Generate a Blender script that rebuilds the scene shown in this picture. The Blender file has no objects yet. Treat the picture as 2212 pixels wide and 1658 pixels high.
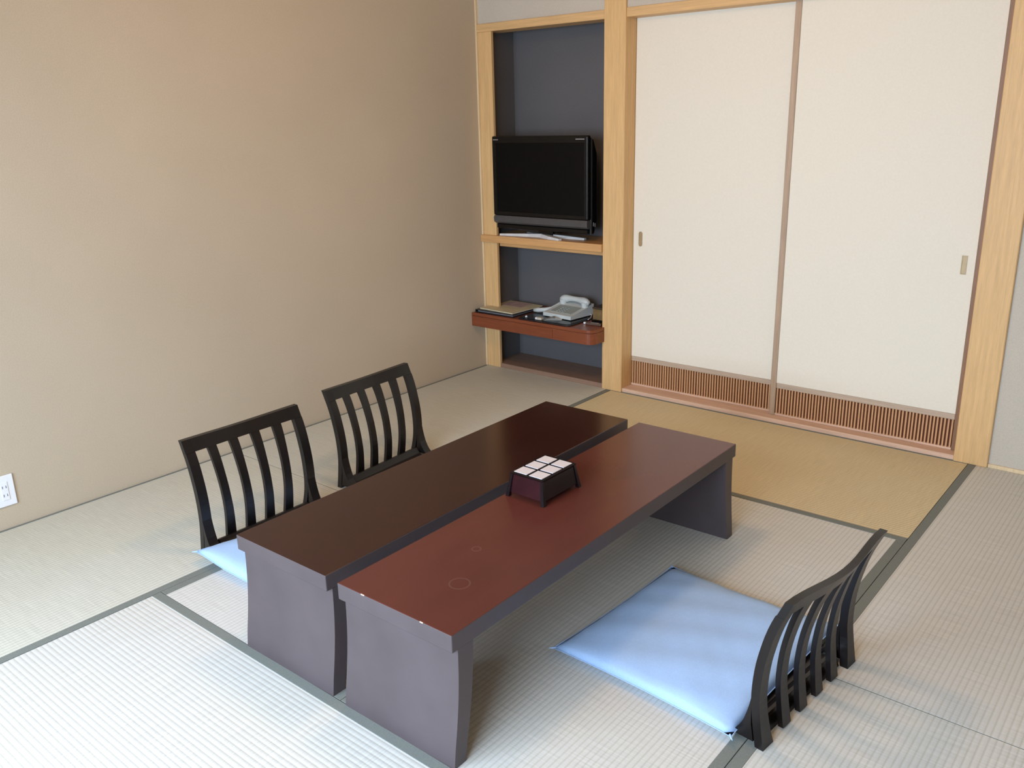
import bpy, bmesh, math, random
from mathutils import Vector, Matrix
random.seed(7)
S = bpy.context.scene
COL = S.collection
PI = math.pi

# ------------------------------------------------------------------ camera
cam_d = bpy.data.cameras.new('camera')
cam = bpy.data.objects.new('camera', cam_d)
COL.objects.link(cam)
def rodr(r):
    th = math.sqrt(sum(a*a for a in r)); k = [a/th for a in r]
    return Matrix.Rotation(th, 3, Vector(k))
RW = rodr((1.7934, 0.6250, -0.4951))            # world -> camera (x right, y down, z forward)
M = Matrix((RW[0], -RW[1], -RW[2])).transposed()
cam.matrix_world = Matrix.Translation((3.4113, -3.8522, 1.4506)) @ M.to_4x4()
cam_d.sensor_width = 36.0
cam_d.lens = 1865.6/2212*36.0
cam_d.clip_start = 0.05
S.camera = cam

# ------------------------------------------------------------------ world, light, exposure
w = bpy.data.worlds.new('world'); S.world = w; w.use_nodes = True
bg = w.node_tree.nodes['Background']
bg.inputs['Color'].default_value = (0.72, 0.84, 1.0, 1)
bg.inputs['Strength'].default_value = 0.6
def area(name, loc, rot, sx, sy, power, col):
    l = bpy.data.lights.new(name, 'AREA'); l.shape = 'RECTANGLE'; l.size = sx; l.size_y = sy
    l.energy = power; l.color = col
    o = bpy.data.objects.new(name, l); o.location = loc; o.rotation_euler = rot
    COL.objects.link(o); return o
# daylight falling through the wide low window in the wall behind the camera
wl = area('window_daylight', (2.05, -4.80, 1.25), (math.radians(62), 0, 0), 2.9, 1.5, 152, (0.65, 0.82, 1.0))
wl.data.spread = math.radians(150)
# warm ceiling lamp of the room
pl = bpy.data.lights.new('ceiling_lamp_light', 'POINT'); pl.energy = 25; pl.color = (1.0, 0.62, 0.32); pl.shadow_soft_size = 0.14
plo = bpy.data.objects.new('ceiling_lamp_light', pl); plo.location = (1.7, -1.8, 2.13); COL.objects.link(plo)
S.view_settings.view_transform = 'Standard'
S.view_settings.look = 'None'
S.view_settings.gamma = 1.0
S.view_settings.use_curve_mapping = False
S.view_settings.exposure = 0.0

# ------------------------------------------------------------------ materials
def srgb(r, g, b):
    f = lambda c: ((c/255+0.055)/1.055)**2.4 if c/255 > 0.04045 else c/255/12.92
    return (f(r), f(g), f(b), 1)
class Mat:
    def __init__(s, name, col, rough=0.6, spec=0.5, metal=0.0, coat=0.0):
        s.m = bpy.data.materials.new(name); s.m.use_nodes = True
        s.t = s.m.node_tree; s.b = s.t.nodes['Principled BSDF']
        s.b.inputs['Base Color'].default_value = col
        s.b.inputs['Roughness'].default_value = rough
        s.b.inputs['Specular IOR Level'].default_value = spec
        s.b.inputs['Metallic'].default_value = metal
        s.b.inputs['Coat Weight'].default_value = coat
        s.col = col
        s.tc = s.t.nodes.new('ShaderNodeTexCoord')
    def n(s, typ, **kw):
        nd = s.t.nodes.new(typ)
        for k, v in kw.items(): setattr(nd, k, v)
        return nd
    def l(s, a, b): s.t.links.new(a, b)
    def noise(s, scale, stretch=(1,1,1), detail=4, rough=0.6):
        mp = s.n('ShaderNodeMapping'); mp.inputs['Scale'].default_value = stretch
        s.l(s.tc.outputs['Object'], mp.inputs['Vector'])
        nz = s.n('ShaderNodeTexNoise'); nz.inputs['Scale'].default_value = scale
        nz.inputs['Detail'].default_value = detail; nz.inputs['Roughness'].default_value = rough
        s.l(mp.outputs[0], nz.inputs['Vector']); return nz.outputs['Fac']
    def ramp(s, fac, c0, c1, p0=0.3, p1=0.7):
        r = s.n('ShaderNodeValToRGB'); e = r.color_ramp.elements
        e[0].position = p0; e[0].color = c0; e[1].position = p1; e[1].color = c1
        s.l(fac, r.inputs['Fac']); return r.outputs['Color']
    def base(s, c): s.l(c, s.b.inputs['Base Color'])
    def bump(s, h, strength=0.3, dist=0.001):
        b = s.n('ShaderNodeBump'); b.inputs['Strength'].default_value = strength
        b.inputs['Distance'].default_value = dist
        s.l(h, b.inputs['Height']); s.l(b.outputs[0], s.b.inputs['Normal'])
    def mix(s, f, a, b, mode='MIX'):
        m = s.n('ShaderNodeMix', data_type='RGBA', blend_type=mode)
        if isinstance(f, (int, float)): m.inputs[0].default_value = f
        else: s.l(f, m.inputs[0])
        for i, c in ((6, a), (7, b)):
            if isinstance(c, tuple): m.inputs[i].default_value = c
            else: s.l(c, m.inputs[i])
        return m.outputs[2]
    def math(s, op, a, b=None):
        m = s.n('ShaderNodeMath', operation=op)
        for i, v in ((0, a), (1, b)):
            if v is None: continue
            if isinstance(v, (int, float)): m.inputs[i].default_value = v
            else: s.l(v, m.inputs[i])
        return m.outputs[0]
def mulc(c, k): return (c[0]*k, c[1]*k, c[2]*k, 1)

def plaster(name, col, gs=260, var=0.03, strength=0.35):
    m = Mat(name, col, 0.92, 0.2)
    big = m.noise(1.6, detail=2); fine = m.noise(gs, detail=3)
    c = m.ramp(big, mulc(col, 1-var), mulc(col, 1+var))
    g = m.ramp(fine, mulc((1,1,1), 0.90), mulc((1,1,1), 1.0), 0.35, 0.6)
    m.base(m.mix(1.0, c, g, 'MULTIPLY')); m.bump(fine, strength, 0.0012); return m.m
def wood(name, col, axis, rough=0.5, contrast=0.16, scale=9, coat=0.0):
    m = Mat(name, col, rough, 0.4, coat=coat)
    st = [9, 9, 9]; st[axis] = 0.5
    a = m.noise(scale, tuple(st), 5, 0.65); b = m.noise(scale*6, tuple(st), 2)
    c = m.ramp(a, mulc(col, 1-contrast), mulc(col, 1+contrast*0.6))
    g = m.ramp(b, mulc((1,1,1), 0.93), mulc((1,1,1), 1.0))
    m.base(m.mix(1.0, c, g, 'MULTIPLY')); m.bump(b, 0.12, 0.0004); return m.m
def tatami(name, col):
    m = Mat(name, col, 0.62, 0.35)
    sep = m.n('ShaderNodeSeparateXYZ'); m.l(m.tc.outputs['Object'], sep.inputs[0])
    rib = m.math('SINE', m.math('MULTIPLY', sep.outputs['Y'], 2*PI/0.0155))
    bead = m.math('SINE', m.math('MULTIPLY', sep.outputs['X'], 2*PI/0.0105))
    rib01 = m.math('MULTIPLY_ADD', rib, 0.5); m.t.nodes[-1].inputs[2].default_value = 0.5
    h = m.math('ADD', m.math('POWER', rib01, 0.55), m.math('MULTIPLY', bead, 0.05))
    straw = m.noise(330, (0.06*5, 1, 1), 2)
    rush = m.noise(60, (6.0, 0.12, 1), 3)
    patch = m.noise(1.3, detail=2)
    c = m.ramp(rush, mulc(col, 0.88), mulc(col, 1.08), 0.3, 0.7)
    p = m.ramp(patch, (0.97, 0.95, 0.90, 1), (1, 1, 1, 1))
    groove = m.ramp(rib01, (0.86, 0.85, 0.82, 1), (1, 1, 1, 1), 0.0, 0.35)
    c = m.mix(1.0, c, p, 'MULTIPLY'); c = m.mix(1.0, c, groove, 'MULTIPLY')
    m.base(c); m.bump(m.math('ADD', h, m.math('MULTIPLY', straw, 0.15)), 0.55, 0.0011); return m.m
def simple(name, col, rough=0.5, spec=0.5, metal=0.0, coat=0.0, nz=None, amp=0.08, bump=0.0):
    m = Mat(name, col, rough, spec, metal, coat)
    f = m.noise(nz or 20, detail=3)
    m.base(m.ramp(f, mulc(col, 1-amp), mulc(col, 1+amp)))
    if bump: m.bump(f, bump, 0.001)
    return m.m

WALL_C = srgb(193, 177, 156)
M_WALL = plaster('beige_plaster', WALL_C)
M_WALLB = plaster('back_wall_plaster', srgb(196, 186, 172))
M_NICHE = plaster('charcoal_plaster', srgb(100, 97, 98), 200, 0.08)
M_CEIL = wood('ceiling_board', srgb(214, 184, 140), 1)
M_HIN_Z = wood('pale_timber_upright', srgb(219, 178, 124), 2)
M_HIN_X = wood('pale_timber_level', srgb(217, 176, 124), 0)
M_SILL = wood('pinkish_sill_timber', srgb(222, 186, 162), 0)
M_DARKSILL = wood('niche_sill_timber', srgb(146, 116, 98), 0)
M_STRIP = wood('corner_strip_timber', srgb(226, 200, 160), 2)
M_DESK = wood('red_brown_desk', srgb(128, 66, 40), 0, 0.35, 0.2, 7, 0.3)
M_SHELFW = wood('shelf_timber', srgb(208, 158, 104), 0, 0.4)
M_PAPER = simple('fusuma_paper', srgb(227, 219, 204), 0.85, 0.2, nz=120, amp=0.02, bump=0.08)
M_RAILG = wood('greyish_door_rail', srgb(188, 166, 146), 0)
M_STILEG = wood('greyish_door_stile', srgb(178, 152, 128), 2)
M_STILED = wood('shaded_door_stile', srgb(140, 104, 78), 2)  # right stile of the door: its shadow is put into the darker colour
M_SLAT = wood('slat_timber', srgb(206, 158, 116), 2)
M_SLATB = simple('slat_backing', srgb(112, 62, 40), 0.7, nz=30)
M_HIKI = simple('brass_pull', srgb(168, 146, 112), 0.45, metal=0.3)
M_TATA = tatami('tatami_pale', srgb(207, 205, 202))
M_TATG = tatami('tatami_left', srgb(203, 201, 192))
M_TATB = tatami('tatami_tan', srgb(214, 196, 160))
M_BORD = simple('tatami_cloth', srgb(120, 123, 118), 0.85, 0.2, nz=400, amp=0.12, bump=0.2)
def lacquer(name, col, rough, ring=False):
    m = Mat(name, col, rough, 0.38)
    a = m.noise(5, (1, 0.35, 1), 2)
    c = m.ramp(a, mulc(col, 0.88), mulc(col, 1.10))
    if ring:   # faint dried cup rings left on the lacquer
        sep = m.n('ShaderNodeSeparateXYZ'); m.l(m.tc.outputs['Object'], sep.inputs[0])
        for (rx, ry, rr) in ((0.055, -0.545, 0.026), (-0.03, -0.385, 0.012)):
            dx = m.math('SUBTRACT', sep.outputs['X'], rx); dy = m.math('SUBTRACT', sep.outputs['Y'], ry)
            d = m.math('SQRT', m.math('ADD', m.math('MULTIPLY', dx, dx), m.math('MULTIPLY', dy, dy)))
            e = m.math('LESS_THAN', m.math('ABSOLUTE', m.math('SUBTRACT', d, rr)), 0.0022)
            c = m.mix(m.math('MULTIPLY', e, 0.05), c, srgb(190, 170, 165))
    m.base(c)
    return m.m
M_LACT = lacquer('table_lacquer_top', srgb(50, 25, 20), 0.17)
M_LACT2 = lacquer('table_lacquer_top_haze_rings', srgb(88, 45, 38), 0.22, True)  # cup rings, plus the doors' reflected haze put into a paler base colour
M_LACS = lacquer('table_lacquer_side', srgb(80, 70, 72), 0.42)
M_CHIP = simple('chipped_edge', srgb(205, 180, 160), 0.7)
M_CHAIR = simple('ebony_lacquer', srgb(20, 15, 15), 0.32, 0.4, nz=12, amp=0.2)
M_CUSH = simple('light_blue_cloth', srgb(166, 194, 234), 0.9, 0.15, nz=300, amp=0.05, bump=0.25)
M_BOX = simple('box_dark_lacquer', srgb(20, 11, 14), 0.22, 0.5, nz=10, amp=0.2)
M_BOXR = simple('box_red_panel', srgb(46, 14, 19), 0.25, 0.5, nz=10, amp=0.2)
M_WPAN = simple('white_washi', srgb(206, 202, 210), 0.7, 0.2, nz=60, amp=0.03)
M_TVB = simple('tv_gloss_black', srgb(9, 9, 10), 0.25, 0.4)
M_SCREEN = simple('tv_screen', srgb(4, 5, 6), 0.3, 0.2)
M_TVG = simple('tv_grey_bar', srgb(74, 72, 72), 0.35, 0.5)
M_CHROME = simple('brushed_silver', srgb(220, 220, 222), 0.3, metal=0.25)
M_TEXT = simple('silver_print', srgb(150, 148, 146), 0.4)
M_PHONE = simple('phone_pale_grey', srgb(196, 200, 198), 0.45, nz=40, amp=0.03)
M_PHONED = simple('phone_mid_grey', srgb(150, 156, 152), 0.5)
M_WPLAST = simple('white_plastic', srgb(232, 233, 238), 0.4, amp=0.02)
M_SLOT = simple('socket_slot', srgb(120, 130, 140), 0.6)
M_BLACKL = simple('black_leather', srgb(24, 22, 24), 0.4, nz=90, amp=0.2, bump=0.1)
M_COVER = simple('booklet_cover', srgb(196, 184, 152), 0.5, nz=14, amp=0.12)
M_PAGES = simple('booklet_pages', srgb(226, 212, 180), 0.7)
M_PHOTO = simple('cover_picture', srgb(176, 150, 148), 0.5, nz=25, amp=0.3)
M_CARTON = simple('brown_carton', srgb(112, 88, 52), 0.6, nz=30, amp=0.25)
M_GLASSY = simple('window_frame_grey', srgb(150, 140, 125), 0.5)
M_LAMPW = simple('lamp_shade_paper', srgb(240, 230, 210), 0.7)

# ------------------------------------------------------------------ mesh helpers
def finish(o, label=None, cat=None, group=None, kind=None):
    if label: o['label'] = label
    if cat: o['category'] = cat
    if group: o['group'] = group
    if kind: o['kind'] = kind
    return o
def link(name, bm, mat, parent=None, loc=(0,0,0), rz=0, smooth=False, mats=None):
    bmesh.ops.recalc_face_normals(bm, faces=bm.faces)
    me = bpy.data.meshes.new(name); bm.to_mesh(me); bm.free()
    for mm in (mats or [mat]): me.materials.append(mm)
    if smooth:
        for p in me.polygons: p.use_smooth = True
    o = bpy.data.objects.new(name, me); COL.objects.link(o)
    o.location = loc; o.rotation_euler = (0, 0, rz)
    if parent: o.parent = parent
    return o
def thing(name, label, cat, loc=(0,0,0), rz=0, group=None):
    o = bpy.data.objects.new(name, None); COL.objects.link(o)
    o.empty_display_size = 0.1
    o.location = loc; o.rotation_euler = (0, 0, rz)
    return finish(o, label, cat, group)
def box(x0, x1, y0, y1, z0, z1, bev=0.0, seg=1, bm=None):
    new = bm is None
    if new: bm = bmesh.new()
    r = bmesh.ops.create_cube(bm, size=1)
    vs = r['verts']
    for v in vs:
        v.co = Vector(((x0+x1)/2 + v.co.x*(x1-x0), (y0+y1)/2 + v.co.y*(y1-y0), (z0+z1)/2 + v.co.z*(z1-z0)))
    if bev > 0:
        es = list({e for v in vs for e in v.link_edges})
        bmesh.ops.bevel(bm, geom=es, offset=bev, segments=seg, affect='EDGES', profile=0.5)
    return bm
def extrude_poly(pts, axis, a0, a1, bev=0.0, seg=2):
    """closed polygon pts (2D) swept along axis 0/1/2 between a0 and a1"""
    bm = bmesh.new()
    def P(p, a):
        if axis == 0: return (a, p[0], p[1])
        if axis == 1: return (p[0], a, p[1])
        return (p[0], p[1], a)
    lo = [bm.verts.new(P(p, a0)) for p in pts]; hi = [bm.verts.new(P(p, a1)) for p in pts]
    n = len(pts)
    f0 = bm.faces.new(lo); f1 = bm.faces.new(hi[::-1])
    for i in range(n): bm.faces.new((lo[i], lo[(i+1) % n], hi[(i+1) % n], hi[i]))
    if bev > 0:
        es = list(f0.edges) + list(f1.edges)
        bmesh.ops.bevel(bm, geom=es, offset=bev, segments=seg, affect='EDGES', profile=0.5)
    return bm
def curved_block(fn, u0, u1, v0, v1, t0, t1, nu, nv):
    """closed block whose points are fn(u, v, t)"""
    bm = bmesh.new(); G = {}
    for k, t in enumerate((t0, t1)):
        for i in range(nu+1):
            for j in range(nv+1):
                G[k, i, j] = bm.verts.new(fn(u0+(u1-u0)*i/nu, v0+(v1-v0)*j/nv, t))
    for k in (0, 1):
        for i in range(nu):
            for j in range(nv): bm.faces.new((G[k,i,j], G[k,i+1,j], G[k,i+1,j+1], G[k,i,j+1]))
    for i in range(nu):
        for j in (0, nv): bm.faces.new((G[0,i,j], G[0,i+1,j], G[1,i+1,j], G[1,i,j]))
    for j in range(nv):
        for i in (0, nu): bm.faces.new((G[0,i,j], G[0,i,j+1], G[1,i,j+1], G[1,i,j]))
    return bm
def tube(pts, r, n=8):
    bm = bmesh.new(); rings = []
    for i, p in enumerate(pts):
        p = Vector(p); a = Vector(pts[max(i-1, 0)]); b = Vector(pts[min(i+1, len(pts)-1)])
        d = (b-a).normalized(); s = d.orthogonal().normalized() if abs(d.z) > 0.9 else d.cross(Vector((0,0,1))).normalized()
        t = d.cross(s)
        rr = r[i] if isinstance(r, (list, tuple)) else r
        rings.append([bm.verts.new(p + rr*(math.cos(2*PI*k/n)*s + math.sin(2*PI*k/n)*t)) for k in range(n)])
    for A, B in zip(rings, rings[1:]):
        for k in range(n): bm.faces.new((A[k], A[(k+1) % n], B[(k+1) % n], B[k]))
    bm.faces.new(rings[0]); bm.faces.new(rings[-1][::-1]); return bm
def struct(name, bm, mat, parent=None, **kw):
    o = link(name, bm, mat, parent, **kw)
    if parent is None: o['kind'] = 'structure'
    return o
def lerp(tab, z):
    for (a, b), (c, d) in zip(tab, tab[1:]):
        if z <= c:
            t = (z-a)/(c-a); t = max(t, 0); return b + (d-b)*t
    return tab[-1][1]
def cr(tab, z):
    """smooth (Catmull-Rom like) interpolation of a table"""
    n = len(tab)
    for i in range(n-1):
        if z <= tab[i+1][0] or i == n-2:
            x0, y0 = tab[i]; x1, y1 = tab[i+1]
            m0 = (y1 - tab[i-1][1])/(x1 - tab[i-1][0]) if i > 0 else (y1-y0)/(x1-x0)
            m1 = (tab[i+2][1]-y0)/(tab[i+2][0]-x0) if i < n-2 else (y1-y0)/(x1-x0)
            h = x1-x0; t = (z-x0)/h
            return (2*t**3-3*t**2+1)*y0 + (t**3-2*t**2+t)*h*m0 + (-2*t**3+3*t**2)*y1 + (t**3-t**2)*h*m1

# ------------------------------------------------------------------ floor: tatami mats
XM = (0.0, 0.911, 1.813, 2.715, 3.617, 4.519)
YA, YB = -1.80, -3.60
floor = struct('floor', box(-0.1, 4.62, -4.62, 0.42, -0.12, -0.05), simple('floor_boards', srgb(120, 95, 70)))
M_STRAW = simple('straw_edge', srgb(104, 96, 78), 0.9, 0.1)
def mat_(x0, x1, y0, y1, material, long_y, b0=0.03, b1=0.03):
    """b0/b1: visible cloth border widths on the low/high side across the mat"""
    g = 0.0013
    cx, cy = (x0+x1)/2, (y0+y1)/2
    L = (y1-y0 if long_y else x1-x0) - 2*g; W = (x1-x0 if long_y else y1-y0) - 2*g
    o = link('tatami_mat', box(-L/2, L/2, -W/2, W/2, -0.05, 0.0, 0.0004), material, floor,
             (cx, cy, 0), PI/2 if long_y else 0, mats=[material, M_STRAW])
    for p in o.data.polygons:
        if p.normal.z < 0.3: p.material_index = 1
    # local +Y is world -X when the mat lies along y
    lo, hi = (b1, b0) if long_y else (b0, b1)
    for s, bw in ((-1, lo), (1, hi)):
        e = s*W/2
        a, b = sorted((e + s*0.0003, e - s*bw))
        link('cloth_border', box(-L/2, L/2, a, b, -0.03, 0.0013, 0.0005), M_BORD, o)
    return o
mat_(XM[0], XM[1], YA, 0.0, M_TATG, True, 0.012, 0.03)
mat_(XM[0], XM[1], YB, YA, M_TATG, True, 0.012, 0.03)
mat_(XM[1], XM[3], -0.893, 0.0, M_TATB, False, 0.03, 0.012)
mat_(XM[1], XM[2], -2.676, -0.893, M_TATA, True)
mat_(XM[2], XM[3], -2.676, -0.893, M_TATA, True)
mat_(XM[1], XM[3], -3.578, -2.676, M_TATA, False)
mat_(XM[3], XM[4], YA, 0.0, M_TATA, True)
mat_(XM[3], XM[4], YB, YA, M_TATA, True)
mat_(XM[4], XM[5], YA, 0.0, M_TATA, True)
mat_(XM[4], XM[5], YB, YA, M_TATA, True)
mat_(XM[0], XM[1]+0.89, -4.50, YB, M_TATA, False)
mat_(XM[1]+0.89, XM[4], -4.50, YB, M_TATA, False)
mat_(XM[4], XM[5], -4.50, YB, M_TATA, True)

# ------------------------------------------------------------------ walls and ceiling
ZC = 2.42
struct('wall_left', box(-0.1, 0.0, -4.62, 0.0, -0.05, ZC), M_WALL)
struct('wall_right', box(4.519, 4.62, -4.62, 0.12, -0.05, ZC), M_WALL)
struct('ceiling', box(-0.1, 4.62, -4.62, 0.42, ZC, ZC+0.08), M_CEIL)
ZL = 1.945
wb = box(0.0, 0.852, 0.003, 0.12, ZL, ZC)
box(0.97, 2.80, 0.003, 0.12, ZL, ZC, bm=wb)
box(2.78, 4.53, 0.003, 0.12, -0.05, ZC, bm=wb)
struct('wall_back', wb, M_WALLB)
# front wall with the window the daylight comes through
wf = box(0, 0.55, -4.62, -4.50, -0.05, ZC)
box(3.55, 4.519, -4.62, -4.50, -0.05, ZC, bm=wf)
box(0.55, 3.55, -4.62, -4.50, -0.05, 0.12, bm=wf)
box(0.55, 3.55, -4.62, -4.50, 1.98, ZC, bm=wf)
struct('wall_front', wf, M_WALL)
win = box(0.55, 3.55, -4.60, -4.49, 0.12, 0.16, 0.002)
box(0.55, 3.55, -4.60, -4.49, 1.94, 1.98, 0.002, bm=win)
box(0.55, 0.59, -4.60, -4.49, 0.16, 1.94, 0.002, bm=win)
box(3.51, 3.55, -4.60, -4.49, 0.16, 1.94, 0.002, bm=win)
box(2.03, 2.07, -4.545, -4.50, 0.16, 1.94, 0.002, bm=win)
struct('window_1', win, M_GLASSY)

# niche shell: charcoal plaster on three sides and top
NX0, NX1, NY = 0.05, 0.90, 0.26
nb = box(-0.05, 1.0, NY, NY+0.08, -0.05, 2.05)
box(-0.03, NX0, 0.0165, NY, -0.05, 1.944, bm=nb)
box(NX1, NX1+0.06, 0.12, NY, -0.05, 1.944, bm=nb)
box(NX0, NX1, 0.125, NY, 1.93, 2.05, bm=nb)
struct('wall_niche', nb, M_NICHE)
struct('trim_1', box(NX0, 0.853, 0.0, NY, -0.05, 0.026, 0.002), M_DARKSILL)           # niche base board
# timber frame
struct('trim_2', box(0.0, 0.011, -0.012, 0.004, 0.0, ZC, 0.001), M_STRIP)             # corner strip
struct('trim_3', box(0.011, 0.108, -0.004, 0.016, 0.0, 1.906, 0.0015), M_HIN_Z)        # niche left jamb
struct('trim_4', box(0.011, 0.852, -0.010, 0.12, 1.906, ZL+0.003, 0.002), M_HIN_X)     # niche lintel
struct('trim_5', box(0.852, 0.978, -0.012, 0.115, 0.0, ZC, 0.003), M_HIN_Z)            # post between niche and doors
struct('trim_6', box(0.978, 2.656, -0.006, 0.12, 1.905, ZL+0.003, 0.002), M_HIN_X)     # door head
struct('trim_7', box(2.656, 2.787, -0.012, 0.115, 0.0, ZC, 0.003), M_HIN_Z)            # right door jamb
struct('trim_8', box(0.978, 2.656, -0.002, 0.12, 0.0, 0.022, 0.002), M_SILL)           # door sill
struct('wall_behind_doors', box(0.96, 2.68, 0.125, 0.16, -0.05, 2.0), M_DARKSILL)
struct('baseboard_right', box(2.788, 4.519, -0.004, 0.003, 0.0, 0.016, 0.001), M_STRIP)

# ------------------------------------------------------------------ sliding doors
slat_bm = box(-0.0036, 0.0036, -0.006, 0.006, 0, 0.134, 0.0008)
slat_src = None
def door(n, x0, x1, y, stile_l, stile_r, hx, round_pull):
    z_s, z_p = 0.160, 0.187
    d = link('door_%d' % n, box(x0+stile_l, x1-stile_r, y, y+0.022, z_p, 1.93, 0.001), M_PAPER)
    d['kind'] = 'structure'
    link('bottom_rail', box(x0+stile_l, x1-stile_r, y+0.001, y+0.024, z_s, z_p-0.0005, 0.002), M_RAILG, d)
    link('kick_rail', box(x0+stile_l, x1-stile_r, y+0.001, y+0.024, 0.0225, 0.032, 0.001), M_SILL, d)
    link('slat_backing', box(x0+stile_l, x1-stile_r, y+0.017, y+0.023, 0.032, z_s), M_SLATB, d)
    if stile_l: link('stile', box(x0, x0+stile_l, y-0.004, y+0.024, 0.0225, 1.93, 0.002), M_STILEG, d)
    if stile_r: link('stile', box(x1-stile_r, x1, y-0.002, y+0.024, 0.0225, 1.93, 0.002), M_STILED, d)
    global slat_src
    a, b = x0+stile_l+0.008, x1-stile_r-0.008
    k = int(round((b-a)/0.0145))
    for i in range(k+1):
        jx = random.uniform(-0.0008, 0.0008)
        if slat_src is None:
            s = link('slat', slat_bm, M_SLAT, d); slat_src = s
        else:
            s = slat_src.copy(); COL.objects.link(s); s.parent = d
        s.location = (a + (b-a)*i/k + jx, y+0.009, 0.028)
    # recessed finger pull
    r = 0.011; hh = 0.039; pts = []
    if round_pull:
        for s_, c_ in ((1, hh-r), (-1, -hh+r)):
            for q in range(9):
                an = PI*q/8 if s_ > 0 else PI + PI*q/8
                pts.append((r*math.cos(an), c_ + r*math.sin(an)))
    else: pts = [(r, -hh), (r, hh), (-r, hh), (-r, -hh)]
    bm = bmesh.new(); n_ = len(pts)
    rings = []
    for k_, yy in ((1.0, -0.0005), (1.0, -0.0022), (0.72, -0.0022), (0.66, -0.0003)):
        rings.append([bm.verts.new((p[0]*k_, yy, p[1]*(k_ if k_ == 1 else 1-(1-k_)*0.28))) for p in pts])
    for A, B in zip(rings, rings[1:]):
        for i in range(n_): bm.faces.new((A[i], A[(i+1) % n_], B[(i+1) % n_], B[i]))
    bm.faces.new(rings[-1]); bm.faces.new(rings[0][::-1])
    link('finger_pull', bm, M_HIKI, d, (hx, y, 0.828))
    return d
door(1, 0.98, 1.80, 0.088, 0, 0, 1.024, True)
door(2, 1.797, 2.654, 0.056, 0.028, 0.026, 2.586, False)

# ------------------------------------------------------------------ niche shelf, desk
t = thing('wall_shelf', 'pale timber shelf spanning the niche and carrying the black television', 'shelf', (0.43, 0.1, 0.757))
def shift(bm, v):
    bmesh.ops.translate(bm, verts=bm.verts, vec=v); return bm
link('shelf_board', shift(box(0.0006, 0.8515, -0.024, NY-0.001, 0.759, 0.800, 0.002), (-0.43, -0.1, -0.757)), M_SHELFW, t)
link('shelf_cleat', shift(box(0.109, 0.8515, 0.02, 0.04, 0.735, 0.759, 0.001), (-0.43, -0.1, -0.757)), M_SHELFW, t)

DX1 = 0.868; DF = -0.128; DT = 0.352; DB = 0.272
desk = thing('wall_desk', 'red-brown floating desk with a drawer and one rounded corner inside the niche', 'desk', (0.43, 0, DB))
def desk_outline(ins=0.0):
    P = [(0.0006+ins, DF+ins), ]
    r = 0.045
    for q in range(9):
        a = -PI/2 + PI/2*q/8
        P.append((DX1-ins-r+r*math.cos(a)-0.0, DF+ins+r+r*math.sin(a)))
    P += [(DX1-ins, -0.014), (0.8505, -0.014), (0.8505, NY-0.002), (NX0+0.001, NY-0.002), (NX0+0.001, 0.0165), (0.109, 0.0165), (0.109, -0.0055), (0.0125, -0.0055), (0.0125, -0.0135), (0.0006+ins, -0.0135)]
    return P
link('desk_top', shift(extrude_poly(desk_outline(), 2, DT-0.018, DT, 0.002), (-0.43, 0, -DB)), M_DESK, desk)
link('desk_apron', shift(extrude_poly(desk_outline(0.0), 2, DB, DT-0.0195, 0.0), (-0.43, 0, -DB)), M_DESK, desk)
link('drawer', shift(box(0.33, 0.60, DF-0.004, DF+0.01, DB+0.004, DT-0.024, 0.0015), (-0.43, 0, -DB)), M_DESK, desk)

# ------------------------------------------------------------------ television
tv = thing('television', 'black flat television with grey lower bar and silver feet on the niche shelf', 'television', (0.427, 0.05, 0.800))
tx, tw, fy = 0.0, 0.330, -0.062      # local: front face y = fy
def L(bm): return bm
frame = box(-tw, tw, fy, fy+0.030, 0.118, 0.556, 0.008, 3)
link('bezel', frame, M_TVB, tv, smooth=False)
link('screen', box(-tw+0.030, tw-0.024, fy-0.0012, fy+0.004, 0.140, 0.520, 0.0005), M_SCREEN, tv)
bm = bmesh.new()
sp = [(fy, 0.1175), (fy-0.006, 0.105), (fy-0.003, 0.082), (fy+0.010, 0.072), (fy+0.030, 0.070), (fy+0.030, 0.1175)]
link('speaker_bar', extrude_poly(sp, 0, -tw+0.004, tw-0.004, 0.003), M_TVG, tv)
back = [(fy+0.031, 0.545), (fy+0.052, 0.535), (fy+0.085, 0.46), (fy+0.09, 0.12), (fy+0.06, 0.042), (fy+0.031, 0.042)]
link('rear_shell', extrude_poly(back, 0, -tw+0.012, tw+0.004, 0.01, 3), M_TVB, tv)
link('lower_body', box(-tw+0.012, tw-0.014, fy+0.012, fy+0.032, 0.044, 0.0695, 0.004), M_TVB, tv)
link('neck', box(-0.05, 0.05, fy+0.055, fy+0.085, 0.012, 0.0415, 0.004), M_TVB, tv)
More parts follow.
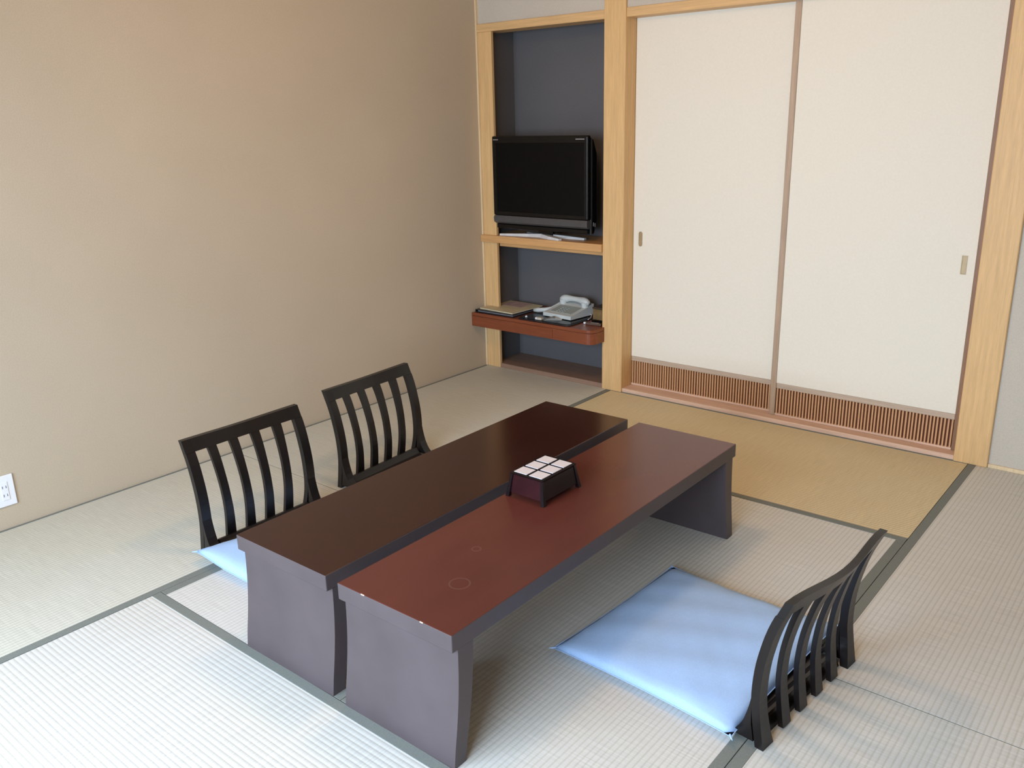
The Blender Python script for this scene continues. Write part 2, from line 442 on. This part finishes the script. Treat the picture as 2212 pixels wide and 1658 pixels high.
for nm, pts in (('foot', [(-0.30, -0.042, 0.011), (-0.12, 0.0, 0.017), (-0.02, 0.012, 0.022)]),
                ('foot', [(0.145, -0.062, 0.011), (0.06, -0.035, 0.017), (-0.01, 0.0, 0.022)]),
                ('foot', [(0.25, 0.03, 0.011), (0.12, 0.03, 0.017), (0.02, 0.02, 0.022)]),
                ('foot', [(-0.22, 0.12, 0.0075), (-0.10, 0.07, 0.010), (-0.02, 0.03, 0.012)])):
    bm = bmesh.new(); rows = []
    for i, (x, y, z) in enumerate(pts):
        a = Vector(pts[max(0, i-1)]); b = Vector(pts[min(2, i+1)]); d = (b-a).normalized()
        s = Vector((-d.y, d.x, 0)); wd = (0.011, 0.020, 0.026)[i]
        rows.append([bm.verts.new(Vector((x, y, 0.0006)) + s*wd), bm.verts.new(Vector((x, y, z)) + s*wd*0.8),
                     bm.verts.new(Vector((x, y, z)) - s*wd*0.8), bm.verts.new(Vector((x, y, 0.0006)) - s*wd)])
    for A, B in zip(rows, rows[1:]):
        for k in range(4): bm.faces.new((A[k], A[(k+1) % 4], B[(k+1) % 4], B[k]))
    bm.faces.new(rows[0]); bm.faces.new(rows[-1][::-1])
    link(nm, bm, M_CHROME, tv)
# maker's and model print as tiny raised marks at the upper corners of the bezel
bm = bmesh.new()
for i in range(6): box(-0.318+i*0.0062, -0.3135+i*0.0062, fy-0.0006, fy+0.001, 0.534, 0.539, bm=bm)
link('logo_print', bm, M_TEXT, tv)
bm = bmesh.new()
for i in range(8): box(0.252+i*0.0072, 0.2578+i*0.0072, fy-0.0006, fy+0.001, 0.535, 0.540, bm=bm)
link('logo_print', bm, M_TEXT, tv)
bm = bmesh.new()
box(tw+0.0042, tw+0.006, fy+0.045, fy+0.048, 0.085, 0.105, bm=bm)
box(tw+0.0042, tw+0.006, fy+0.060, fy+0.063, 0.080, 0.100, bm=bm)
link('side_socket', bm, M_TEXT, tv)

# ------------------------------------------------------------------ things on the desk
DZ = DT + 0.0006
bd = thing('ring_binder', 'black folder lying under the booklet at the left end of the desk', 'folder', (0.17, 0.0, DZ), 0.0)
link('cover', box(-0.150, 0.135, -0.112, 0.175, 0.0, 0.004, 0.001), M_BLACKL, bd)
link('page_block', box(-0.140, 0.128, -0.104, 0.168, 0.0045, 0.0125, 0.001), simple('folder_pages', srgb(120, 116, 122), 0.7), bd)
link('front_cover', box(-0.150, 0.135, -0.112, 0.175, 0.013, 0.017, 0.001), M_BLACKL, bd)
link('spine', box(-0.1545, -0.1505, -0.112, 0.175, 0.0, 0.017, 0.001), M_BLACKL, bd)
bk = thing('booklet', 'buff booklet with a pale picture cover lying on top of the black folder', 'booklet', (0.175, 0.005, DZ+0.0176), -0.06)
link('pages', box(-0.138, 0.125, -0.100, 0.165, 0.0, 0.005, 0.0008), M_PAGES, bk)
link('cover', box(-0.140, 0.127, -0.102, 0.167, 0.0054, 0.0066, 0.0004), M_COVER, bk)
link('cover_picture', box(-0.10, 0.06, 0.04, 0.155, 0.0067, 0.0071, 0.0001), M_PHOTO, bk)

pad = thing('desk_mat', 'glossy black writing mat under the telephone on the desk', 'desk mat', (0.52, 0.01, DZ), 0.0)
def rrect(w, d, r, n=6):
    P = []
    for cx, cy, a0 in ((w-r, -d+r, -PI/2), (w-r, d-r, 0), (-w+r, d-r, PI/2), (-w+r, -d+r, PI)):
        for q in range(n+1):
            a = a0 + PI/2*q/n; P.append((cx+r*math.cos(a), cy+r*math.sin(a)))
    return P
link('pad_sheet', extrude_poly(rrect(0.185, 0.125, 0.03), 2, 0.0, 0.005, 0.001), M_BLACKL, pad)
link('pad_rim', extrude_poly(rrect(0.17, 0.11, 0.025), 2, 0.0053, 0.0066, 0.0004), M_TVB, pad)
PZ = DZ + 0.0072

# telephone: wedge body, handset across its back, extra cordless cradle arm sticking out to the left
ph = thing('telephone', 'pale grey push-button telephone at the right of the desk mat', 'telephone', (0.553, 0.090, PZ), -0.10)
def ph_fn(u, v, tt):
    z = (0.004 if tt == 0 else 0.024 + 0.042*((v+0.10)/0.2)**1.2)
    ww = 0.105 + (0.0 if tt else 0.0)
    return (u*ww, v, z)
b_ = curved_block(ph_fn, -1, 1, -0.10, 0.10, 0, 1, 4, 6)
bmesh.ops.bevel(b_, geom=[e for e in b_.edges if len(e.link_faces) == 2 and e.calc_face_angle(0) > 0.9], offset=0.006, segments=2, affect='EDGES')
link('body', b_, M_PHONE, ph, smooth=False)
link('keypad_plate', curved_block(lambda u, v, tt: (u, v, 0.0245 + 0.042*((v+0.10)/0.2)**1.2 + (0.002 if tt else 0)), -0.078, 0.078, -0.07, 0.025, 0, 1, 2, 5), M_PHONED, ph)
kb = bmesh.new()
for i in range(3):
    for j in range(4):
        x = -0.03 + i*0.022; y = -0.058 + j*0.017; z = 0.0265 + 0.042*((y+0.10)/0.2)**1.2
        box(x-0.007, x+0.007, y-0.005, y+0.005, z-0.001, z+0.0025, bm=kb)
link('keys', kb, M_PHONED, ph)['kind'] = 'stuff'
# handset: arch with two thicker ends
hp = []
for i in range(15):
    s = -1 + 2*i/14
    hp.append((s*0.108, 0.055 + 0.006*(1-s*s), 0.072 + 0.014*(1-abs(s)**2.6)))
hr = [0.012, 0.020, 0.023, 0.022, 0.0185, 0.0165, 0.0155, 0.015, 0.0155, 0.0165, 0.0185, 0.022, 0.023, 0.020, 0.012]
link('handset', tube(hp, hr, 12), M_PHONE, ph, smooth=True)
for s in (-1, 1):
    link('handset_cup', tube([(s*0.082, 0.050, 0.050), (s*0.082, 0.050, 0.078)], [0.019, 0.023], 14), M_PHONE, ph, smooth=False)
arm = [(-0.215, -0.060, 0.012), (-0.185, -0.055, 0.016), (-0.14, -0.045, 0.022), (-0.115, -0.015, 0.030), (-0.108, 0.03, 0.045), (-0.106, 0.07, 0.062)]
link('side_arm', tube(arm, [0.010, 0.014, 0.013, 0.010, 0.008, 0.006], 10), M_PHONE, ph, smooth=True)
link('line_cord', tube([(0.09, 0.08, 0.008), (0.125, 0.06, 0.010), (0.15, 0.02, 0.004), (0.165, -0.02, 0.003)], 0.0022, 6), M_WPLAST, ph)

e = thing('memo_stand', 'small white block with a buff sleeve at the front edge of the black desk mat', 'memo block', (0.475, -0.085, PZ), 0.05)
link('block', box(-0.022, 0.022, -0.010, 0.010, 0.0, 0.012, 0.003, 2), M_WPLAST, e)
link('sleeve', box(-0.010, 0.0225, -0.0106, 0.0106, -0.0, 0.0126, 0.001), simple('block_sleeve', srgb(196, 186, 172), 0.6), e)
n_ = thing('note_card', 'grey folded card behind the white block on the black desk mat', 'card', (0.545, -0.045, PZ), 0.5)
link('card_face', extrude_poly([(-0.05, 0.0), (0.05, 0.0), (0.05, 0.0015), (0.0, 0.016), (-0.05, 0.0015)], 1, -0.022, 0.022), simple('grey_card', srgb(120, 118, 112), 0.4), n_)
link('card_tip', extrude_poly([(0.012, 0.0125), (0.05, 0.0018), (0.05, 0.0028), (0.012, 0.0140)], 1, -0.018, 0.018), simple('pale_card', srgb(190, 192, 188), 0.4), n_)
e = thing('pen_cap', 'tiny white knob at the front left of the black desk mat', 'knob', (0.375, -0.075, PZ))
link('knob', tube([(0, 0, 0), (0, 0, 0.005), (0, 0, 0.009)], [0.007, 0.0065, 0.003], 10), M_WPLAST, e, smooth=False)
link('knob_base', tube([(0, 0, -0.0001), (0, 0, 0.0012)], [0.009, 0.009], 12), M_TVG, e)
cbx = thing('tissue_carton', 'olive-brown carton half hidden by the post at the right end of the desk', 'carton', (0.785, 0.115, DZ), 0.0)
link('carton_base', box(-0.045, 0.060, -0.065, 0.12, 0.0, 0.014, 0.002), M_TVB, cbx)
link('carton_body', box(-0.040, 0.056, -0.060, 0.115, 0.0145, 0.075, 0.003), M_CARTON, cbx)
link('carton_lid', box(-0.042, 0.058, -0.062, 0.117, 0.0755, 0.086, 0.002), simple('carton_lid', srgb(58, 44, 30), 0.5), cbx)
rp = thing('remote_control', 'dark slim remote control with a white round end at the right desk corner', 'remote control', (0.775, -0.005, DZ), 0.12)
link('remote_body', box(-0.03, 0.065, -0.012, 0.012, 0.0, 0.012, 0.003, 2), simple('remote_brown', srgb(86, 66, 56), 0.4), rp)
link('remote_end', tube([(-0.044, 0, 0.0065), (-0.030, 0, 0.0065)], [0.0058, 0.0064], 10), M_WPLAST, rp)
link('remote_key', box(0.0, 0.05, -0.006, 0.006, 0.0121, 0.0135, 0.0005), M_TEXT, rp)

# ------------------------------------------------------------------ socket plate
so = thing('wall_socket', 'white double power socket plate low on the left wall', 'socket', (0.0, -2.776, 0.153), 0.0)
link('plate', box(0.0003, 0.007, -0.036, 0.036, -0.061, 0.061, 0.002, 2), M_WPLAST, so)
link('insert', box(0.0071, 0.0095, -0.013, 0.013, -0.036, 0.036, 0.001), M_WPLAST, so)
for dz in (0.0165, -0.0165):
    for dy in (-0.0062, 0.0062):
        link('slot', box(0.0093, 0.0098, dy-0.0016, dy+0.0016, dz-0.005, dz+0.005), M_SLOT, so)

# ------------------------------------------------------------------ low tables
def table(cx, cy, w, label, top_mat, rz=0.0092, chips=()):
    t = thing('low_table', label, 'table', (cx, cy, 0.0), rz, 'pair of low lacquered tables')
    H = 0.355; Lh = 0.725; T = 0.046
    link('tabletop', box(-w/2, w/2, -Lh, Lh, H-T, H, 0.0022, 2), None, t, mats=[top_mat, M_LACS])
    for p in COL.objects[-1].data.polygons:
        if p.normal.z < 0.5: p.material_index = 1
    prof_o = [(0.0, 0.012), (0.05, 0.006), (0.10, -0.002), (0.17, -0.011), (0.24, -0.016), (H-T-0.0005, -0.018)]
    for s in (-1, 1):
        def fn(u, v, tt, s=s):
            o = cr(prof_o, v); th = 0.040 + 0.012*v/0.31
            return (u, s*(Lh + o - 0.002 - (th if tt else 0)), v)
        bm = curved_block(fn, -w/2+0.0015, w/2-0.0015, 0.0006, H-T-0.0005, 0, 1, 1, 14)
        es = [e for e in bm.edges if len(e.link_faces) == 2 and e.calc_face_angle(0) > 0.9]
        bmesh.ops.bevel(bm, geom=es, offset=0.0018, segments=2, affect='EDGES')
        link('leg', bm, M_LACS, t)
    for (x, y, l) in chips:
        link('chipped_spot', box(x-l/2, x+l/2, y-0.0012, y+0.0012, H-0.0022, H+0.0004, 0.0003), M_CHIP, t)
    return t
T1 = table(1.588, -1.943, 0.386, 'darker low table of the pair, the one beside the two slatted chairs', M_LACT)
T2 = table(2.026, -1.943, 0.388, 'redder low table of the pair, the one the small box stands on', M_LACT2,
           chips=((-0.10, -0.7245, 0.012), (0.10, -0.7245, 0.010)))

# ------------------------------------------------------------------ box with six white squares
bx = thing('tea_box', 'small dark lacquer box with six white squares on its lid, standing on the table', 'box', (1.917, -1.925, 0.3556), 0.0)
hb = 0.078
def taper(u, v, tt, w0, d0, w1, d1, z0, z1):
    pass
def frustum(w0, d0, w1, d1, z0, z1, bev=0.0015):
    bm = bmesh.new()
    lo = [bm.verts.new((sx*w0, sy*d0, z0)) for sx, sy in ((-1,-1),(1,-1),(1,1),(-1,1))]
    hi = [bm.verts.new((sx*w1, sy*d1, z1)) for sx, sy in ((-1,-1),(1,-1),(1,1),(-1,1))]
    bm.faces.new(lo[::-1]); bm.faces.new(hi)
    for i in range(4): bm.faces.new((lo[i], lo[(i+1) % 4], hi[(i+1) % 4], hi[i]))
    bmesh.ops.bevel(bm, geom=list(bm.edges), offset=bev, segments=1, affect='EDGES')
    return bm
link('body', frustum(0.066, 0.086, 0.056, 0.080, 0.010, hb-0.006), M_BOXR, bx)
link('side_panel', frustum(0.0675, 0.082, 0.058, 0.076, 0.012, hb-0.007), M_BOX, bx)
link('lid_frame', box(-0.061, 0.061, -0.086, 0.086, hb-0.0055, hb, 0.001), M_BOX, bx)
for sx, sy in ((-1,-1),(1,-1),(1,1),(-1,1)):
    bm = bmesh.new()
    a = []
    for z, k, wd in ((0.0, 1.0, 0.013), (hb-0.0056, 0.0, 0.008)):
        cx_ = sx*(0.056 + 0.011*k); cy_ = sy*(0.080 + 0.009*k)
        a.append([bm.verts.new((cx_ + p*wd/2, cy_ + q*wd/2, z)) for p, q in ((-1,-1),(1,-1),(1,1),(-1,1))])
    bm.faces.new(a[0][::-1]); bm.faces.new(a[1])
    for i in range(4): bm.faces.new((a[0][i], a[0][(i+1) % 4], a[1][(i+1) % 4], a[1][i]))
    link('foot', bm, M_BOX, bx)
for i in range(2):
    for j in range(3):
        cx_ = -0.0285 + i*0.057; cy_ = -0.0545 + j*0.0545
        link('white_panel', box(cx_-0.0240, cx_+0.0240, cy_-0.0225, cy_+0.0225, hb-0.001, hb+0.0012, 0.0006), M_WPAN, bx)

# ------------------------------------------------------------------ legless chairs
CH, CW = 0.414, 0.245
PROF = [(0.0, 0.000), (0.06, 0.010), (0.13, 0.018), (0.21, 0.014), (0.28, 0.001), (0.34, -0.016), (0.41, -0.045)]
def cf(y, z, t):
    c2 = math.cos(PI/2*min(1, abs(y)/CW))**2
    return (cr(PROF, z) - 0.018*c2*(z/CH)**1.3 + t, y, z - 0.009*c2*(z/CH)**4)
def sharp_bevel(bm, off=0.0022):
    es = [e for e in bm.edges if len(e.link_faces) == 2 and e.calc_face_angle(0) > 0.9]
    bmesh.ops.bevel(bm, geom=es, offset=off, segments=2, affect='EDGES'); return bm
def make_chair(loc, rz, label, group):
    c = thing('legless_chair', label, 'chair', loc, rz, group)
    ZR = 0.370
    link('top_rail', sharp_bevel(curved_block(cf, -CW, CW, ZR, CH, 0.0, 0.020, 14, 3)), M_CHAIR, c, smooth=False)
    for s in (-1, 1):
        def fs(u, z, t, s=s):
            flare = 0.012*max(0, 1-z/0.09)**1.5
            y = s*(CW - u*(0.036 + flare))
            x, _, zz = cf(s*CW, z, t)
            x2, _, _ = cf(y, z, t)
            return (x2, y, cf(y, z, t)[2])
        link('side_post', sharp_bevel(curved_block(fs, 0, 1, 0.0006, ZR-0.0004, 0.0, 0.022, 2, 18)), M_CHAIR, c)
        # bracket where the post runs forward into the seat board
        br = [(0.028, 0.0136), (0.090, 0.0136), (0.076, 0.027), (0.064, 0.045), (0.055, 0.066), (0.048, 0.090), (0.043, 0.112), (0.0395, 0.132), (0.036, 0.06)]
        y0, y1 = sorted((s*CW, s*(CW-0.036)))
        link('bracket', extrude_poly(br, 1, y0, y1, 0.0), M_CHAIR, c)
    xs = [-0.132, -0.044, 0.044, 0.132]
    for x in xs:
        def fl(u, z, t, x=x):
            k = 1 + 0.10*(z/CH - 0.5)
            return cf(x*k + u*0.0185*(1.06 - 0.25*math.sin(PI*z/CH)), z, t)
        link('slat', sharp_bevel(curved_block(fl, -1, 1, 0.006, ZR-0.0004, 0.002, 0.016, 1, 18), 0.0016), M_CHAIR, c)
    sb = [(0.40, 0.0006), (0.40, 0.0130), (0.075, 0.0130), (0.062, 0.020), (0.052, 0.032), (0.046, 0.042), (0.037, 0.042), (0.035, 0.030), (0.030, 0.018), (0.024, 0.0006)]
    link('seat_board', extrude_poly(sb, 1, -CW+0.050, CW-0.050, 0.0), M_CHAIR, c)
    link('seat_side', box(0.0835, 0.32, -CW+0.002, -CW+0.0455, 0.0006, 0.0130, 0.001), M_CHAIR, c)
    link('seat_side', box(0.0835, 0.32, CW-0.0455, CW-0.002, 0.0006, 0.0130, 0.001), M_CHAIR, c)
    return c
G = 'legless slatted chairs around the low tables'
make_chair((0.768, -2.197, 0), 0.0, 'dark slatted legless chair nearest the wall socket, with the pale blue cushion corner before it', G)
make_chair((0.703, -1.532, 0), 0.054, 'dark slatted legless chair farther back by the left wall, nearest the television niche', G)
make_chair((2.788, -1.938, 0), PI - 0.105, 'dark slatted legless chair alone on the right, seen from behind a blue cushion', G)

# ------------------------------------------------------------------ floor cushions
def cushion(cx, cy, rz, hx, hy, label, z0, seed, lift=()):
    c = thing('floor_cushion', label, 'cushion', (cx, cy, z0), rz, 'pale blue floor cushions')
    rnd = random.Random(seed); N = 26
    ph_ = [rnd.uniform(0, 6.28) for _ in range(8)]
    bm = bmesh.new(); top = {}; bot = {}
    for i in range(N+1):
        for j in range(N+1):
            u = -1 + 2*i/N; v = -1 + 2*j/N
            ex = 1 - 0.030*(1-abs(v)**2.0)*abs(u)**3      # sides drawn in between pointed corners
            ey = 1 - 0.030*(1-abs(u)**2.0)*abs(v)**3
            x = u*hx*ex; y = v*hy*ey
            m = max(0.0, (1-abs(u)**2.6))*max(0.0, (1-abs(v)**2.6))
            h = 0.036*m**0.42
            wr = 0.0014*math.sin(9*u+4*v+ph_[0]) + 0.0012*math.sin(13*v-6*u+ph_[1]) + 0.001*math.sin(21*(u+v)+ph_[2])
            lf = 0.0
            for (lu, lv, a) in lift:
                d = math.hypot(u-lu, v-lv); lf += a*math.exp(-(d/0.42)**2)
            z = 0.010 + h*0.95 + wr*min(1, m*4) + lf
            top[i, j] = bm.verts.new((x, y, z))
            if i in (0, N) or j in (0, N): bot[i, j] = top[i, j]
            else: bot[i, j] = bm.verts.new((x, y, max(0.0004, 0.010 - 0.0096*min(1, m*6)**0.5 + lf)))
    for i in range(N):
        for j in range(N):
            bm.faces.new((top[i,j], top[i+1,j], top[i+1,j+1], top[i,j+1]))
            q = [bot[i,j], bot[i,j+1], bot[i+1,j+1], bot[i+1,j]]
            bm.faces.new(q)
    link('cushion_cover', bm, M_CUSH, c, smooth=True)
    # stitched seam along the rim
    rim = []
    def R(u, v):
        ex = 1 - 0.030*(1-abs(v)**2.0)*abs(u)**3; ey = 1 - 0.030*(1-abs(u)**2.0)*abs(v)**3
        lf = sum(a*math.exp(-(math.hypot(u-lu, v-lv)/0.42)**2) for lu, lv, a in lift)
        return (u*hx*ex, v*hy*ey, 0.010+lf)
    K = 14
    for k in range(K): rim.append(R(-1+2*k/K, -1))
    for k in range(K): rim.append(R(1, -1+2*k/K))
    for k in range(K): rim.append(R(1-2*k/K, 1))
    for k in range(K+1): rim.append(R(-1, 1-2*k/K))
    link('piping', tube(rim, 0.0012, 6), M_CUSH, c, smooth=True)
    for lu, lv in ((-1,-1),(1,-1),(1,1),(-1,1)):
        p = Vector(R(lu, lv)); d = Vector((lu, lv, 0)).normalized()
        link('corner_tassel', tube([p - d*0.008, p + d*0.004, p + d*0.012], [0.0030, 0.0024, 0.001], 6), M_CUSH, c)
    return c
CL = 0.0136
cushion(2.432, -1.888, -0.060, 0.278, 0.303, 'pale blue square floor cushion on the open floor beside the redder table', CL, 3, ((1, 1, 0.010),))
cushion(1.108, -2.197, 0.0, 0.274, 0.300, 'pale blue floor cushion mostly hidden behind the darker table', CL, 5, ((-1, -1, 0.022),))

# ------------------------------------------------------------------ ceiling lamp (above the frame)
lp = thing('ceiling_lamp', 'square paper-shaded ceiling lamp above the tables', 'lamp', (1.7, -1.8, ZC))
link('lamp_body', box(-0.29, 0.29, -0.29, 0.29, -0.11, -0.001, 0.01), M_LAMPW, lp)
link('lamp_frame', box(-0.31, 0.31, -0.31, 0.31, -0.04, -0.0005, 0.004), M_HIN_X, lp)
